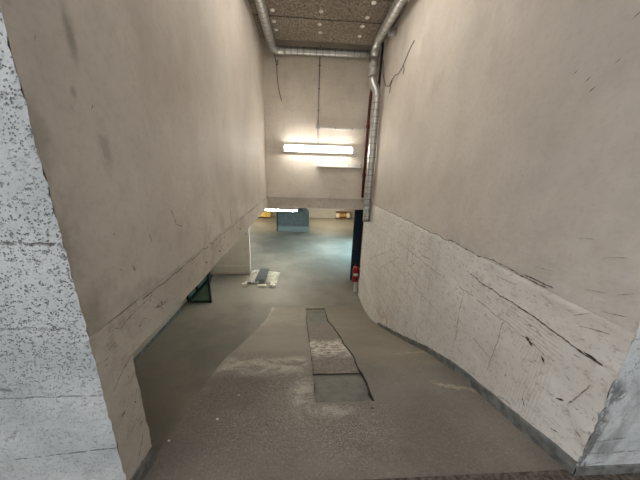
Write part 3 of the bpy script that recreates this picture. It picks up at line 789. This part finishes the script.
link('top_board', B(-.47, .47, -.02, .47, .40, .44, bev=.006), 'yellow', t)
for x in (-.38, 0, .38): link('foot', B(x-.06, x+.06, .02, .43, 0, .09, bev=.006), 'brown', t)

# rubbish on the floor below the pier
t = tag(empty('cardboard_sheet', (-1.12, 7.15, ZL)), 'flattened cream cardboard lying under the dark panel on the lower floor', 'cardboard')
bm = bmesh.new()
grid(bm, lambda u, v: (-.20+.51*u+.03*v, -.33+.86*v-.1*u, .02+.05*math.sin(u*3.1)*math.sin(v*3)+.02*noise.noise((u*4, v*4, 2))), steps(0, 1, .08), steps(0, 1, .08), .01)
bmesh.ops.solidify(bm, geom=bm.faces[:], thickness=.012)
link('sheet', bm, 'card', t)
link('flap', B(.12, .28, -.46, -.30, .012, .05, bev=.006, rot=Matrix.Rotation(.3, 3, 'Z')), 'card', t)
bm = bmesh.new()
grid(bm, lambda u, v: (-.27+.40*u*(1-.15*v)+.04*v, -.33+.95*v, .0+.10*math.sin(u*3.14)**.7*(.4+.6*math.sin(v*3.14))+.05*noise.noise((u*6, v*6, 7))), steps(0, 1, .05), steps(0, 1, .05), .03)
bmesh.ops.solidify(bm, geom=bm.faces[:], thickness=.006)
o = link('plastic_sheet', bm, 'plastic', None); o.location = (-1.48, 7.05, ZL+.02)
for p in o.data.polygons: p.use_smooth = False
tag(o, 'crumpled white plastic sheet left of the dark panel on the lower floor', 'plastic sheet')
bm = B(-.15, .15, -.36, .36, -.015, .015, bev=.004)
o = link('grey_panel', bm, 'tile'); o.location = (-1.29, 7.12, ZL+.15); o.rotation_euler = (.10, -.05, -.05)
tag(o, 'flat dark grey panel lying on top of the white sheet and cardboard', 'panel')
for nm, (x, y, a, sx, sy, sz), lb in (
        ('block_offcut', (-1.72, 6.60, .3, .13, .12, .09), 'pale block offcut at the left end of the rubbish pile'),
        ('board_offcut', (-1.22, 6.58, .15, .24, .10, .05), 'pale board offcut at the front of the rubbish pile'),
        ('board_offcut', (-.90, 6.56, -.2, .16, .11, .08), 'pale board offcut at the right front of the rubbish pile')):
    o = link(nm, B(-sx/2, sx/2, -sy/2, sy/2, 0, sz, bev=.008), 'card'); o.location = (x, y, ZL+.001); o.rotation_euler = (0, 0, a)
    tag(o, lb, 'offcut', 'offcuts around the rubbish pile')

# crumbs on the ramp
for nm, x, y, s_, lb in (('plaster_crumb', -.60, 1.36, .009, 'white plaster crumb on the dark left part of the ramp, farther from the edge'),
                         ('plaster_crumb', -.84, 1.19, .007, 'white plaster crumb on the left edge of the ramp near the pier'),
                         ('plaster_crumb', -.52, 1.62, .006, 'small white plaster crumb on the rough ramp field')):
    bm = bmesh.new(); bmesh.ops.create_icosphere(bm, subdivisions=1, radius=s_)
    for v in bm.verts: v.co = Vector((v.co.x*1.4, v.co.y, v.co.z*.6))+noise.noise_vector(v.co*200)*.002
    o = link(nm, bm, 'paper'); o.location = (x, y, ramp_z(y)+.003+s_*.45); tag(o, lb, 'crumb', 'plaster crumbs on the ramp')

# hanging lamp of the lower hall, then unseen lamps added for fill
def hall_lamp(x, y, z, label, rz=0, tm='tube2'):
    t = tag(empty('strip_light', (x, y, z), rz), label, 'lamp', 'strip lights of the lower hall')
    link('housing', B(-.58, .58, -.05, .05, .03, .075, bev=.006), 'white', t)
    for yy in (-.028, .028): link('tube', T([(-.55, yy, 0), (.55, yy, 0)], .018, n=12), tm, t)
    for xx in (-.56, .56): link('lamp_holder', B(xx-.015, xx+.015, -.045, .045, -.02, .03, bev=.003), 'white', t)
    for xx in (-.4, .4): link('hanger', T([(xx, 0, .07), (xx, 0, .74-z)], .006, n=6), 'grey', t)
hall_lamp(-.82, 8.5, .235, 'lit strip light hanging just beyond the passage opening, left of centre', -.02)
hall_lamp(-1.75, 5.9, .62, 'added unseen strip light under the slab left of the passage, before the white pier', 1.2, 'tube4')  # added out of view to brighten the pier front
hall_lamp(-3.6, 14.5, .45, 'added unseen strip light hanging at the far left of the lower hall', 0, 'tube5')  # this and the next added out of view to brighten the far floor
hall_lamp(1.6, 15.2, .45, 'added unseen strip light hanging at the far right of the lower hall', 0, 'tube5')

# ------------------------------------------------------------------ light
def area(name, loc, rot, sx, sy, p, c):
    l = bpy.data.lights.new(name, 'AREA'); l.shape = 'RECTANGLE'; l.size = sx; l.size_y = sy; l.energy = p; l.color = c; l.spread = math.radians(95)
    o = bpy.data.objects.new(name, l); COL.objects.link(o); o.location = loc; o.rotation_euler = rot; return o
area('daylight_side_opening', (3.75, 10.1, -.35), (0, math.radians(62), 0), 1.6, 2.9, 150, (.50, .86, 1.0))

w = bpy.data.worlds.new('sky'); S.world = w; w.use_nodes = True
nt = w.node_tree; bg = nt.nodes['Background']                # overcast daylight, brighter on the open side of the yard (left, behind)
tc = nt.nodes.new('ShaderNodeTexCoord'); dp = nt.nodes.new('ShaderNodeVectorMath'); dp.operation = 'DOT_PRODUCT'
nt.links.new(tc.outputs['Generated'], dp.inputs[0]); dp.inputs[1].default_value = Vector((-.78, -.52, .35)).normalized()
mr = nt.nodes.new('ShaderNodeMapRange'); mr.inputs[1].default_value = -.1; mr.inputs[2].default_value = 1; mr.inputs[3].default_value = .28; mr.inputs[4].default_value = 1.5
nt.links.new(dp.outputs['Value'], mr.inputs[0]); nt.links.new(mr.outputs[0], bg.inputs[1])
bg.inputs[0].default_value = (.97, .985, 1, 1)

S.view_settings.view_transform = 'Standard'; S.view_settings.look = 'None'
S.view_settings.exposure = .13; S.view_settings.gamma = 1; S.view_settings.use_curve_mapping = False
S.cycles.use_denoising = True; S.cycles.max_bounces = 8; S.cycles.diffuse_bounces = 6
